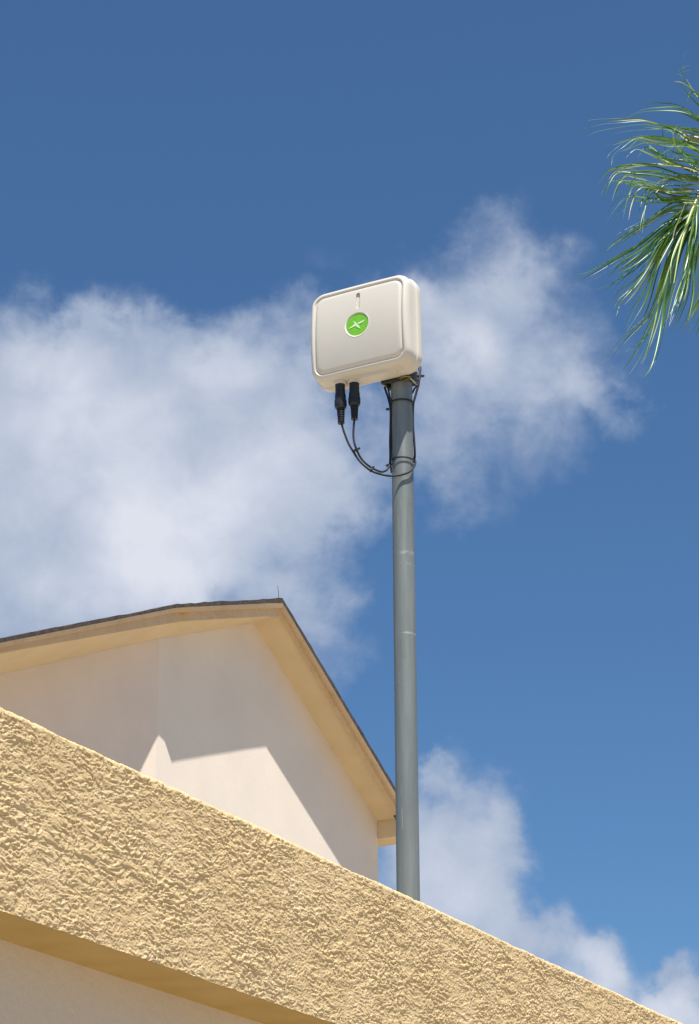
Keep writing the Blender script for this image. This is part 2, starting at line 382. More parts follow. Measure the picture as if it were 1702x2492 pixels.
mb = MB(); mb.slab([sp(S0, PN+TW, ZT-.16), sp(S1, PN+TW, ZT-.16)], [sp(S0, PN+TW, ZT-.22), sp(S1, PN+TW, ZT-.22)], -N*9.5); mb.build('flat_roof', m_roofflat.m, low)

# ------------------------------------------------------------------ gable house behind
K = 1.8; PHW = 6.9*K
def hp(x, y, o=0.0): return on_p(x, y, PHW-o*K)
house = empty('gable_house', sp(12*K, PHW+2, 0), 'taller pale house with tan gable eaves rising behind the stucco building', 'house')
XE = 1012                                            # end of the rake, behind the pole
xs_o = [(-260, .24), (0, .24), (300, .228), (378, .222), (405, .204), (424, .192), (440, .204), (463, .24), (575, .24), (688, .24), (XE, .24)]
def interp(tab, x): return float(np.interp(x, [t[0] for t in tab], [t[1] for t in tab]))
T = [(-260, 1604), (0, 1553.5), (438, 1469), (688, 1455), (962, 1916), (XE, 2000)]
Sg = [(-260, 1615), (0, 1564), (424, 1479.5), (455, 1477), (687.5, 1466), (962, 1928), (XE, 2012)]
Mi = [(-260, 1628), (0, 1577), (424, 1491), (455, 1489), (687, 1478), (962, 1942), (XE, 2026)]
Fb = [(-260, 1639), (0, 1588), (400, 1517), (455, 1510), (686, 1497), (962, 1965), (XE, 2047)]
In = [(-400, 1718), (0, 1637), (388, 1549), (500, 1532), (618, 1512.5)]
xs = [-260, 0, 150, 300, 378, 405, 424, 440, 463, 575, 640, 688, 750, 850, 962, XE]
def line(tab, extra=0.): return [hp(x, interp(tab, x), interp(xs_o, x)+extra) for x in xs]
# apex columns share one 3-D position per line: keep the top line's s for all of them at the peak
lt, ls_, lm, lf = line(T, .012), line(Sg, .012), line(Mi, .004), line(Fb)
# shingle edge with small irregular courses
mb = MB(); top = []; bot = []
for i in range(len(xs)-1):
    n_ = max(2, int(np.linalg.norm(lt[i+1]-lt[i])/.10))
    for j in range(n_):
        t = j/n_; w = rnd.uniform(-.006, .007)
        top.append(lt[i]*(1-t)+lt[i+1]*t+Z*(w if i not in (11,) or j else 0)); bot.append(ls_[i]*(1-t)+ls_[i+1]*t+Z*rnd.uniform(-.004, .004))
top.append(lt[-1]); bot.append(ls_[-1])
mb.slab(top, bot, -N*.20); 
ins = [q-N*.2 for q in top]; far = [q-N*9.0 for q in top]
n_ = len(top); mb.add([q-Z*.012 for q in ins]+[q-Z*.012 for q in far], [(i, i+1, n_+i+1, n_+i) for i in range(n_-1)])
rf = mb.build('roof', m_shingle.m, house, fixn=True)
mb = MB(); mb.slab([q-Z*.002 for q in ls_], lm, -N*.07); mb.build('upper_fascia', m_trim.m, house)
mb = MB(); lm2 = [hp(x, interp(Mi, x)-2, interp(xs_o, x)-.017) for x in xs]; lf2 = [hp(x, interp(Fb, x), interp(xs_o, x)-.017) for x in xs]
mb.slab(lm2, lf2, -N*.045); mb.build('lower_fascia', m_trim.m, house)
# wall: flat to the corner line, bent back a little to the left of it
def su(P): return float((P-EYE)@U), float(P[2])
S_CORNER = su(hp(388, 1650))[0]; BEND = math.tan(math.radians(11))
def wp(x, y):
    """point of the wall seen at x, y"""
    P = hp(x, y)
    if su(P)[0] >= S_CORNER: return P
    nb = N - U*BEND*1.0; nb = nb/np.linalg.norm(nb)     # bent plane normal
    c0 = hp(388, 1650); d = ray(x, y)
    return EYE + d*(((c0-EYE)@nb)/(d@nb))
inner_px = [(-330, 1703), (0, 1637), (150, 1602), (300, 1568), (388, 1549), (440, 1541), (500, 1532), (560, 1522), (618, 1512.5)]
inner = [wp(*q) for q in inner_px]
RC = hp(919, 1995)                                   # right-hand top corner of the wall under the rake
right_inner = [hp(618, 1512.5)*(1-t)+RC*t for t in (0, .25, .5, .75, 1.0)]
mb = MB(); wtop = inner+right_inner[1:]
outer_s = [hp(x, interp(Fb, x)-3, interp(xs_o, x)-.008-.03/K*1.0) for x in (-260, 60, 200, 340, 424, 463, 540, 610, 686)]
mb.strip(outer_s, inner)
ro_px = [(686, 1494)]
RO = [hp(686+(980-686)*t, 0, .19) for t in (0,)]
Fr0 = hp(686, 1494, .215); Fr1 = RC+N*.215*K
rt_out = [Fr0*(1-t)+Fr1*t for t in (0, .25, .5, .75, 1.0)]
mb.strip(rt_out, right_inner)
so = mb.build('soffit', m_soffit2.m, house, fixn=False)
sm = so.modifiers.new('thickness', 'SOLIDIFY'); sm.thickness = .02; sm.offset = 1 if False else -1
so.data.update()
# eave box at the low right end of the rake
zb = su(hp(919, 2041))[1]; sR = su(RC)[0]; s_end = sR+.20*K
def hs(s, n_off, z): q = EYE+s*U-(PHW-n_off)*N; return np.array([q[0], q[1], z])
zt_l = RC[2]+.012; zt_r = RC[2]-.10*K
mb = MB(); o_ = .222*K
mb.hexa([hs(sR+.004, -6, zb), hs(s_end, -6, zb), hs(s_end, o_, zb), hs(sR+.004, o_, zb),
         hs(sR+.004, -6, zt_l), hs(s_end, -6, zt_r+.02), hs(s_end, o_, zt_r+.02), hs(sR+.004, o_, zt_l)])
mb.build('eave_return', m_soffit2.m, house)
# walls: the left one turns slightly away and is a shade warmer
nl = len(inner_px)-4
iC = [i_ for i_, q in enumerate(inner_px) if q[0] == 388][0]
def wall_part(name, top_pts, m):
    mb = MB(); wt = [q+Z*.01 for q in top_pts]; mb.slab(wt, [np.array([q[0], q[1], 0.0]) for q in top_pts], -N*.3)
    return mb, m
mb, m_ = wall_part('wall', wtop[iC:], m_wall2)
mb.add([hs(sR, 0, RC[2]), hs(sR, -9, RC[2]), hs(sR, -9, 0), hs(sR, 0, 0)], [(0, 1, 2, 3)])
mb.build('wall', m_wall2.m, house, fixn=False)
left = wtop[:iC+1]; left[-1] = left[-1]-U*.0005
mb, m_ = wall_part('wall', left, m_wall3)
q0 = left[0]+U*.004; q1 = q0-N*9
mb.add([q0, q1, np.array([q1[0], q1[1], 0]), np.array([q0[0], q0[1], 0])], [(0, 1, 2, 3)])
mb.build('wall', m_wall3.m, house, fixn=False)
# fine wire at the peak
A = hp(678.5, 1456, .1); B = hp(676, 1425, .1)
mb = MB(); mb.tube([A, (A+B)/2+U*.01, B], [.005, .0038, .0022], 6); mb.build('roof_wire', m_wire.m, house)

# ------------------------------------------------------------------ pole
PP = 2.56; PR = .0310
pb = on_p(994.0, 2178, PP); pt = on_p(977.2, 905, PP); dirp = (pt-pb)/np.linalg.norm(pt-pb)
pt = pt+dirp*.02
base = pb - dirp*((pb[2]-(ZT-.2))/dirp[2])
pole = empty('antenna_pole', base, 'slender weathered grey steel pole standing behind the stucco edge', 'pole')
def plat(z): return pb+dirp*((z-pb[2])/dirp[2])
mb = MB(); L_ = np.linalg.norm(pt-base); K_ = 48; n_ = 60
mb.tube([base+dirp*L_*i/n_ for i in range(n_+1)], PR, K_)
shaft = mb.build('shaft', m_pole.m, pole); autosmooth(shaft, 50)
mb = MB(); mb.tube([base+dirp*.001, base+dirp*.012], .075, 32); mb.tube([base+dirp*.012, base+dirp*.05], PR+.008, 32); autosmooth(mb.build('base_flange', m_zinc.m, pole))
# scuffs on the shaft: scratched bands and a streak, as marks of the coat itself
def zat(y): return float(on_p(990, y, PP)[2])
side_mask = pm('MINIMUM', pm('MAXIMUM', pm('MULTIPLY', pm('SUBTRACT', sx.outputs[0], float(plat(3.6)[0])-.016), 60.), 0.12), 1.)
def band(zc, hw, noi, thr, amp):
    d = pm('ABSOLUTE', pm('SUBTRACT', sx.outputs[2], zc)); 
    q = pm('SUBTRACT', 1.0, pm('DIVIDE', d, hw)); q = pm('MAXIMUM', q, 0.0)
    t = pm('MULTIPLY', pm('MULTIPLY', pm('MINIMUM', pm('MAXIMUM', pm('MULTIPLY', pm('SUBTRACT', pm('MULTIPLY', noi, pm('ADD', q, .35)), thr-.05), 7.), 0.), 1.), pm('GREATER_THAN', q, 0.02)), side_mask); return pm('MULTIPLY', t, amp)
# object space of a child of an empty is world space here (parent inverse), so z is height
ns = m_pole.noise(70, 4, .7, (1, 1, 2.5)); ns2 = m_pole.noise(38, 4, .7, (1, 1, 1.5))
marks = band(zat(1358), .032, ns, .64, .28)
marks = pm('MAXIMUM', marks, band(zat(1551), .0065, ns2, .48, .32))
marks = pm('MAXIMUM', marks, band(zat(1222), .012, ns, .74, .5))
marks = pm('MAXIMUM', marks, band(zat(1385), .045, ns, .72, .3))
st = m_pole.noise(30, 3, .6, (5, 5, .12)); streak = pm('MULTIPLY', pm('GREATER_THAN', st, .71), .3)
marks = pm('MAXIMUM', marks, streak)
m_pole.color(m_pole.mix(marks, cp, (.62, .64, .60)))
m_pole.bump(m_pole.noise(120, 4, .6, (1, 1, .3)), .12, .001)

# ------------------------------------------------------------------ the box on the pole
uP = float((plat(EYE[2]+2.9)-EYE)@U)                 # pole position along U
CB = uP-PR-.008; WS = .94 
def face_pt(x, y, c): return on_u(x, y, c)
BD = .085; CF = CB-BD*WS
cor = [on_u(762, 721, CF), on_u(987.5, 664, CF), on_u(989.5, 872, CF), on_u(760, 930, CF)]
nn = [float((q-EYE)@N) for q in cor]; zz = [float(q[2]) for q in cor]
nL = (nn[0]+nn[3])/2-.0035; nR = (nn[1]+nn[2])/2+.0035; zTop = (zz[0]+zz[1])/2+.003; zBot = (zz[2]+zz[3])/2
BW = nR-nL; BH = zTop-zBot
print('BOX', BW, BH, 'CF', CF, 'tops', zz, 'n', nn, 'pole n', float((plat(EYE[2]+2.8)-EYE)@N))
bc_n = (nL+nR)/2; bc_z = (zTop+zBot)/2
BUL = .0145
def bp(a_, z, w):
    k_ = min(1, max(0, (w-.035)/.045)); w = w + k_*(BUL*(1-(z/(BH/2))**2)+.003*(1-(a_/(BW/2))**2) - .0045)
    return EYE*np.array([1, 1, 0]) + U*(CB-w*WS) + N*(bc_n+a_) + Z*(bc_z+z)     # a across, z up, w out from the back plate
def rrect(hw, hh_, r, k=10):
    out = []
    for cx_, cy_, t0 in ((hw-r, hh_-r, 0), (-hw+r, hh_-r, 90), (-hw+r, -hh_+r, 180), (hw-r, -hh_+r, 270)):
        for i in range(k+1):
            t = math.radians(t0+90*i/k); out.append((cx_+r*math.cos(t), cy_+r*math.sin(t)))
        a_, b_ = out[-1], {0: (-hw+r, hh_), 90: (-hw, -hh_+r), 180: (hw-r, -hh_), 270: (hw, hh_-r)}[t0]
        for i in range(1, 14): out.append((a_[0]+(b_[0]-a_[0])*i/14, a_[1]+(b_[1]-a_[1])*i/14))
    return out
def loft(profile, hw, hh_, r, capback=True, capfront=True):
    V = []; Fs = []; n = None
    for inset, w in profile:
        ring = rrect(hw-inset, hh_-inset, min(max(r-inset*.75, .004), .9*min(hw-inset, hh_-inset))); n = len(ring); V += [bp(x, y, w) for x, y in ring]
    for i in range(len(profile)-1):
        for j in range(n): Fs.append((i*n+j, i*n+(j+1) % n, (i+1)*n+(j+1) % n, (i+1)*n+j))
    if capback: Fs.append(tuple(reversed(range(n))))
    if capfront: Fs.append(tuple((len(profile)-1)*n+j for j in range(n)))
    return V, Fs
box = empty('antenna_box', bp(0, -BH/2, BD/2), 'off-white plastic radio box with round green badge on top of the pole', 'antenna')
RC_ = .036
def boolean(o, cutter, op='DIFFERENCE'):
    md = o.modifiers.new('cut', 'BOOLEAN'); md.object = cutter; md.operation = op; md.solver = 'EXACT'
    dg = bpy.context.evaluated_depsgraph_get(); nm = bpy.data.meshes.new_from_object(o.evaluated_get(dg)); 
    o.modifiers.remove(md); old = o.data; o.data = nm; nm.name = old.name
    cm = cutter.data; bpy.data.objects.remove(cutter); bpy.data.meshes.remove(cm)
shell_prof = [(.016, 0), (.005, .001), (.0008, .004), (0, .009), (0, .030), (.0012, .0325), (.0030, .0335), (.0040, .036),
              (.0050, .060), (.0062, .0700), (.0085, .0765), (.0120, .0812), (.0150, .0840), (.0180, .0850), (.0205, .0846), (.0222, .0830), (.0232, .0806),
              (.0248, .0798), (.0268, .0798), (.0280, .0806), (.0292, .0828), (.0310, .0842), (.0335, .0848)]
hw, hh2 = BW/2+.010, BH/2+.010
m_in = min(hw, hh2)-.0015
shell_prof += [(.0335+(m_in-.0335)*i/18, .0848) for i in range(1, 19)]
FWR = .0010
V_, F_ = loft(shell_prof, hw, hh2, RC_+.010)
shell = mesh('housing', V_, F_, m_house.m, box); fix_normals(shell)
FZ = .0848
# slot
def capsule_cut(x0, z0, z1, r, w0, w1):
    V = []; Fs = []; k = 12; ring = []
    for i in range(k+1): t = math.pi*i/k; ring.append((x0+r*math.cos(t), z1+r*math.sin(t)))
    for i in range(k+1): t = math.pi+math.pi*i/k; ring.append((x0+r*math.cos(t), z0+r*math.sin(t)))
    n = len(ring); V = [bp(x, z, w0) for x, z in ring]+[bp(x, z, w1) for x, z in ring]
    Fs = [(j, (j+1) % n, n+(j+1) % n, n+j) for j in range(n)]+[tuple(reversed(range(n))), tuple(n+j for j in range(n))]
    o = mesh('cut', V, Fs, m_house.m); fix_normals(o); return o
def px_face(x, y):
    P = on_u(x, y, CB-(FZ+.005)*WS); return float((P-EYE)@N)-bc_n, float(P[2])-bc_z
sx0, sz1 = px_face(873, 717); _, sz0 = px_face(870, 750)
lx, lz = px_face(869.5, 791)
sx0 = (sx0+px_face(871.5, 750)[0])/2
print('slot', sx0, sz0, sz1, 'logo', lx, lz)
boolean(shell, capsule_cut(sx0, sz0, sz1, .0066, FZ-.0050, FZ+.01))
LR = .0365; lx += .0030; lz -= .001
def disc_ring(r0, w, k=56, cx_=None, cz_=None): return [bp(lx+r0*math.cos(2*math.pi*i/k), lz+r0*math.sin(2*math.pi*i/k), w) for i in range(k)]
def disc_solid(name, rs, m, parent):
    V = []; k = 56
    for r, w in rs: V += disc_ring(r, w, k)
    n = len(rs); Fs = [(i*k+j, i*k+(j+1) % k, (i+1)*k+(j+1) % k, (i+1)*k+j) for i in range(n-1) for j in range(k)]
    Fs += [tuple(reversed(range(k))), tuple((n-1)*k+j for j in range(k))]
    o = mesh(name, V, Fs, m, parent); fix_normals(o); return o
boolean(shell, disc_solid('cut', [(LR, FZ-.0030), (LR, FZ-.001), (LR+.0035, FZ+.0012), (LR+.0035, FZ+.01)], m_house.m, None))
autosmooth(shell, 28)
autosmooth(disc_solid('badge', [(LR-.0004, FZ-.004), (LR-.0004, FZ-.0023), (LR-.0010, FZ-.0019)], m_green.m, box), 30)
badge = bpy.data.objects['badge']
def star(name, pts, w0, w1, m, parent):
    n = len(pts); V = [bp(lx+x, lz+z, w0) for x, z in pts]+[bp(lx+x, lz+z, w1) for x, z in pts]
    Fs = [(j, (j+1) % n, n+(j+1) % n, n+j) for j in range(n)]+[tuple(reversed(range(n))), tuple(n+j for j in range(n))]
    o = mesh(name, V, Fs, m, parent); return fix_normals(o)
# print on the badge: one long thin blade and one short blade crossing it
def bl(pts): return [((px_face(830+x/16.6, 690+y/16.6)[0]-lx), (px_face(830+x/16.6, 690+y/16.6)[1]-lz)) for x, y in pts]
em = Matrix.Identity(4)
def child(o, par):
    o.parent = par; o.matrix_parent_inverse = Matrix.Identity(4) if par.type != 'EMPTY' else Matrix.Translation(-par.location)
    return o
mark = MB()
for pts in ([(310, 1885), (480, 1750), (620, 1650), (690, 1650), (720, 1700), (640, 1745), (480, 1815)],
            [(725, 1625), (760, 1600), (880, 1540), (1040, 1480), (930, 1580), (800, 1655), (745, 1665)],
            [(530, 1545), (610, 1585), (690, 1640), (650, 1690), (575, 1650)],
            [(690, 1640), (760, 1710), (815, 1850), (720, 1810), (630, 1740)]):
    q = bl(pts); n = len(q)
    mark.add([bp(lx+x, lz+z, FZ-.0022) for x, z in q]+[bp(lx+x, lz+z, FZ-.0015) for x, z in q],
             [(j, (j+1) % n, n+(j+1) % n, n+j) for j in range(n)]+[tuple(reversed(range(n))), tuple(n+j for j in range(n))])
mk = mark.build('badge_mark', m_star.m); child(mk, badge)
mk.matrix_parent_inverse = Matrix.Translation(-box.location) @ Matrix.Translation(box.location)
V = []; k = 56; prof_r = [(LR+.0034, FZ-.0002), (LR+.0030, FZ+.0006), (LR+.0022, FZ+.0003), (LR-.0004, FZ-.0016), (LR-.0004, FZ-.0024), (LR+.0030, FZ-.0024)]
for r, w in prof_r: V += disc_ring(r, w, k)
n = len(prof_r); Fs = [(i*k+j, i*k+(j+1) % k, ((i+1) % n)*k+(j+1) % k, ((i+1) % n)*k+j) for i in range(n) for j in range(k)]
rg = mesh('badge_ring', V, Fs, m_ring.m, box); fix_normals(rg); autosmooth(rg, 60)
# raised oval pad and port seats under the box
def under(a_, w): return bp(a_, -hh2, w)
def port(x, y, w=.042):
    """across position where the plug seen at x, y enters the underside"""
    d = ray(x, y); P = EYE+d*((CB-w*WS)/(d@U)); return float((P-EYE)@N)-bc_n
a1, a2 = port(827.5, 942, .050), port(862.5, 934, .036)
W1, W2 = .050, .036
mb = MB()
for a_, w_ in ((a1, W1), (a2, W2)):
    c = bp(a_, -hh2+.004, w_); mb.tube([c+Z*.004, c-Z*.007, c-Z*.008], [.0200, .0195, .0180], 28)
autosmooth(mb.build('port_seat', m_house.m, box), 40)
mb = MB(); ring = []
c = bp(.035, -hh2+.003, .040)
k = 36; r1 = [c+N*(.062*math.cos(t)+.02*(1 if math.cos(t) > 0 else -1))*.8+U*(.020*math.sin(t)) for t in np.linspace(0, 2*math.pi, k, endpoint=False)]
cc_ = sum(r1)/k; r2 = [cc_+(q-cc_)*.93-Z*.006 for q in r1]
mb.add([q+Z*.002 for q in r1]+r2, [(j, (j+1) % k, k+(j+1) % k, k+j) for j in range(k)]+[tuple(k+j for j in range(k)), tuple(reversed(range(k)))])
autosmooth(mb.build('underside_pad', m_house.m, box), 40)
# bracket behind the box that grips the pole
pn = float((plat(bc_z)-EYE)@N)-bc_n
mb = MB(); 
mb.box(bp(pn-.004, -hh2+.034, -.006), N, U, Z, .044, .006, .040)
mb.box(bp(pn-.040, -hh2+.010, -.030), N, U, Z, .0045, .024, .018); mb.box(bp(pn+.036, -hh2+.014, -.030), N, U, Z, .0040, .024, .016)
mb.box(bp(pn, -hh2+.026, -.010-2*PR/WS-.005), N, U, Z, .034, .004, .022)
br = mb.build('bracket', m_bracket.m, box)
bv = br.modifiers.new('bevel', 'BEVEL'); bv.width = .002; bv.segments = 2
for a_, z_ in ((-.043, .0), (.038, .004)):
    mb = MB(); c = bp(pn+a_, -hh2-.004+z_, -.03)
    mb.tube([c-U*.018, c+U*.05], .0028, 12); mb.tube([c-U*.022, c-U*.016], .0056, 6); mb.tube([c-U*.0155, c-U*.0145], .0068, 20)
    autosmooth(mb.build('clamp_bolt', m_zinc.m, box), 35)
# olive clamp ring and reddish washer just under the right rear corner
cr = at_y(1012, 930, 5.60)
cr = bp(pn+.030, -hh2-.004, -.004)
mb = MB(); k = 28
mb.tube([cr+(N*math.cos(t)+U*.75*math.sin(t))*.0135 for t in np.linspace(0, 2*math.pi, k+1)], .0026, 8, cap=False)
autosmooth(mb.build('clamp_ring', m_brass.m, box), 60)
mb = MB(); mb.tube([cr-N*.022-U*.004+Z*.006, cr-N*.010-U*.004+Z*.009], .006, 14); autosmooth(mb.build('washer', m_rust.m, box), 40)

# ------------------------------------------------------------------ cables, plugs, ties
YB = float(plat(bc_z-BH/2)[1])                       # depth of the pole
RC2 = .0031
def pw(x, y, off): return at_y(x, y, YB-off)         # point seen at x, y, off metres in front of the pole's axis
def make_cable(label, seat_a, seat_w, tip_px, path, r=RC2):
    top_ = bp(seat_a, -hh2+.000, seat_w)
    t = empty('antenna_cable', top_, label, 'cable', 'cables plugged into the box')
    end = tip_px; ax = end-top_; ln = np.linalg.norm(ax); ax /= ln
    def seg(name, prof_, m, par, k=28):
        mb = MB(); mb.tube([top_+ax*ln*s_ for s_, r_ in prof_], [r_*1.13 for s_, r_ in prof_], k); o = mb.build(name, m, par); autosmooth(o, 24); return o
    pl = seg('plug', [(-.08, .0128), (.02, .0132), (.06, .0128), (.24, .0128), (.27, .0136), (.32, .0142), (.38, .0142), (.40, .0137), (.41, .0149), (.56, .0150), (.60, .0144), (.635, .0118), (.64, .0100)], m_black.m, t)
    # grip ribs of the coupling nut
    mb = MB(); a0 = np.cross(ax, N); a0 /= np.linalg.norm(a0); b0 = np.cross(ax, a0)
    for i in range(14):
        th = 2*math.pi*i/14; d_ = a0*math.cos(th)+b0*math.sin(th)
        mb.tube([top_+ax*ln*.42+d_*.0165, top_+ax*ln*.55+d_*.0165], .0015, 6)
    o = mb.build('coupling_grip', m_black.m, t)
    pr = []; q = .64; n_r = 6
    pr.append((.63, .0098))
    for i in range(n_r):
        f = i/n_r; R_ = .0104-.0022*f; s0 = .65+.33*f; pr += [(s0, R_), (s0+.034, R_), (s0+.037, R_-.0026), (s0+.052, R_-.0026)]
    pr += [(.985, .0090), (1.0, .0084)]
    seg('strain_relief', pr, m_black.m, t)
    mb = MB(); P = smooth_path([end-ax*.004]+path, 12); mb.tube(P, r, 12); autosmooth(mb.build('cord', m_cable.m, t), 60)
    return t, P
d1 = YB-float(bp(a1, -hh2, W1)[1]); d2 = YB-float(bp(a2, -hh2, W2)[1])
front = PR+.006
e1 = pw(830.8, 1031, d1); e2 = pw(863.2, 1021, d2)
c1, P1 = make_cable('black cable of the outer, lower plug, curving under the box to the pole', a1, W1, e1,
    [pw(838, 1052, d1*.98), pw(849, 1080, d1*.95), pw(862, 1102, d1*.9), pw(874, 1120, d1*.85), pw(890, 1136, d1*.75), pw(908, 1148, d1*.65), pw(930, 1155, .055), pw(952, 1158, .048), pw(975, 1156, .045), pw(995, 1149, .042), pw(1006, 1139, .030), pw(1011, 1128, .004), pw(1010, 1119, -.02), pw(1003, 1113, -.036), pw(985, 1108, -.040)])
c2, P2 = make_cable('black cable of the inner, higher plug, joining the other below it', a2, W2, e2,
    [pw(860.8, 1045, d2*.99), pw(861, 1068, d2*1.02), pw(866, 1088, d2*1.1), pw(877, 1112, d1*.86), pw(892, 1129, d1*.76), pw(910, 1141, d1*.66), pw(928, 1148, .052), pw(940, 1145, .040), pw(947, 1136, .026), pw(949.5, 1126, .016), pw(950, 1105, .012), pw(949.5, 1075, .010), pw(950.5, 1040, .008), pw(951, 1005, .006), pw(949, 985, .004), pw(944, 965, .0), pw(937, 944, -.010), pw(934, 925, -.02), pw(938, 905, -.03)])
# cables running down both sides of the pole
def run(label, pts, r):
    mb = MB(); P = smooth_path(pts, 10); mb.tube(P, r, 10); o = mb.build('pole_cable', m_cable.m)
    autosmooth(o, 60); tag(o, label, 'cable', 'cables strapped along the pole'); return o
run('thick black cable looping down from behind the box on the right of the pole',
    [pw(1008, 870, -.05), pw(1017, 888, -.03), pw(1022, 905, -.01), pw(1020, 930, .0), pw(1013, 958, .0), pw(1007, 980, .0), pw(1005.5, 1000, -.005), pw(1006, 1040, -.006), pw(1008.5, 1075, -.008), pw(1010, 1105, -.012), pw(1008, 1120, -.02), pw(1000, 1130, -.034), pw(985, 1136, -.038)], .0034)
run('short black cable branch bending round the right of the pole head',
    [pw(1024, 893, -.04), pw(1022, 915, -.018), pw(1016, 935, -.01), pw(1008, 948, -.012), pw(1003, 957, -.02), pw(995, 962, -.036)], .0028)
run('black cable held against the left edge of the pole',
    [pw(950, 905, -.03), pw(944, 925, -.008), pw(945, 945, .004), pw(949.5, 968, .010), pw(952, 990, .012), pw(953, 1020, .010), pw(952.5, 1060, .010), pw(952, 1100, .012), pw(951, 1130, .006), pw(953, 1150, -.02)], .0026)
def tie_ring(label, y, rad, nub, tilt=0.):
    c = plat(float(pw(980, y, 0)[2])); X_ = np.array([1, 0, 0.]); Y_ = np.array([0, 1, 0.])
    mb = MB(); k = 40; pts = [c+(X_*math.cos(t)*(rad)+Y_*math.sin(t)*rad)+Z*tilt*math.cos(t) for t in np.linspace(0, 2*math.pi, k+1)]
    A_ = []; B_ = []
    V = []; hw_ = .0021; th_ = .0008
    for p in pts[:-1]:
        d_ = p-c; d_[2] = 0; d_ /= np.linalg.norm(d_)
        V += [p-Z*hw_-d_*th_, p-Z*hw_+d_*th_, p+Z*hw_+d_*th_, p+Z*hw_-d_*th_]
    Fs = [(i*4+j, i*4+(j+1) % 4, ((i+1) % k)*4+(j+1) % 4, ((i+1) % k)*4+j) for i in range(k) for j in range(4)]
    mb.add(V, Fs)
    t = empty('cable_tie', c, label, 'cable tie', 'black cable ties')
    autosmooth(mb.build('strap', m_tie.m, t), 40)
    mb = MB(); mb.box(nub, X_, Y_, Z, .0042, .0030, .0032)
    mb.tube([nub-X_*.004, nub-X_*.0065-Z*.001], .0012, 6)
    mb.build('tie_head', m_tie.m, t); return t
tie_ring('black cable tie around pole and cables just below the box', 984, PR+.0045, pw(944, 996, .012))
tie_ring('black cable tie around the pole where the hanging cables reach it', 1126, PR+.0050, pw(944, 1133, .018), -.002)
def knot(label, c, ax, r):
    t = empty('cable_tie', c, label, 'cable tie', 'black cable ties')
    ax = ax/np.linalg.norm(ax); s_ = np.cross(ax, [0, 1., 0]); s_ /= np.linalg.norm(s_)
    mb = MB(); mb.tube([c-ax*.002, c+ax*.002], r, 16); autosmooth(mb.build('strap', m_tie.m, t), 40)
    mb = MB(); mb.box(c+s_*(r+.002), s_, np.cross(ax, s_), ax, .004, .0028, .0026); mb.tube([c+s_*(r+.004), c+s_*(r+.007)+Z*.001], .0012, 6); mb.build('tie_head', m_tie.m, t)
kc = pw(866, 1096, d1*.9); knot('small black tie binding the two plug cables where they meet', kc, pw(876, 1113, d1*.87)-pw(858, 1084, d1*.9), .0080)
kc = pw(904, 1144, d1*.68); knot('black tie wrapped low on the hanging cable loop', kc, pw(914, 1150, d1*.64)-pw(896, 1138, d1*.73), .0068)
kc = pw(1022, 916, -.012); knot('small black tie on the cable right of the box corner', kc, -Z+np.array([.1, 0, 0]), .0072)

# ------------------------------------------------------------------ palm
YP = 8.2
crown_c = at_y(2260, 470, YP+.35)
palm = empty('palm_tree', (crown_c[0], crown_c[1], 0), 'green palm whose drooping feathery frond reaches in from the right', 'palm tree')
mb = MB(); n_ = 26
mb.tube([np.array([crown_c[0]+.10*math.sin(i/n_*2), crown_c[1], crown_c[2]*i/n_]) for i in range(n_+1)],
        [.19-.06*i/n_+.006*(i % 2) for i in range(n_+1)], 20); autosmooth(mb.build('trunk', m_trunk.m, palm), 50)
class Frond:
    def __init__(s): s.v = []; s.f = []; s.tone = []; s.mi = []
    def leaflet(s, P, w, tone, twist0, twist1, rg_):
        n = len(P); base = len(s.v); 
        for i in range(n):
            t = P[min(i+1, n-1)]-P[max(i-1, 0)]; t = t/max(np.linalg.norm(t), 1e-9)
            sd_ = np.cross(t, [0.2, -1, 0.15]); sd_ /= max(np.linalg.norm(sd_), 1e-6); no = np.cross(sd_, t)
            f = i/(n-1); an = twist0+(twist1-twist0)*f
            a_ = sd_*math.cos(an)+no*math.sin(an); b_ = np.cross(a_, t)
            ww = w*min(1, f*7+.30)*(1-f**2.4)**.8+.0002
            s.v += [P[i]-a_*ww+b_*ww*.35, P[i]-b_*.0003, P[i]+a_*ww+b_*ww*.35]; s.tone += [tone+.12*f]*3
        for i in range(n-1):
            for j in (0, 1): q = base+i*3+j; s.f.append((q, q+1, q+4, q+3)); s.mi.append(0)
    def stalk(s, P, r0, r1, k=8):
        m_ = MB(); m_.tube(P, list(np.linspace(r0, r1, len(P))), k, cap=False); b_ = len(s.v)
        s.v += m_.v; s.f += [tuple(i+b_ for i in q) for q in m_.f]; s.mi += [1]*len(m_.f); s.tone += [.5]*len(m_.v)
    def build(s, name, parent):
        o = mesh(name, s.v, s.f, [m_leaf.m, m_rachis.m], parent, True, s.mi)
        at = o.data.attributes.new('leaf_tone', 'FLOAT', 'POINT'); at.data.foreach_set('value', s.tone); return o
def zp(x, y): return 1352+x/2.64, 100+y/2.64
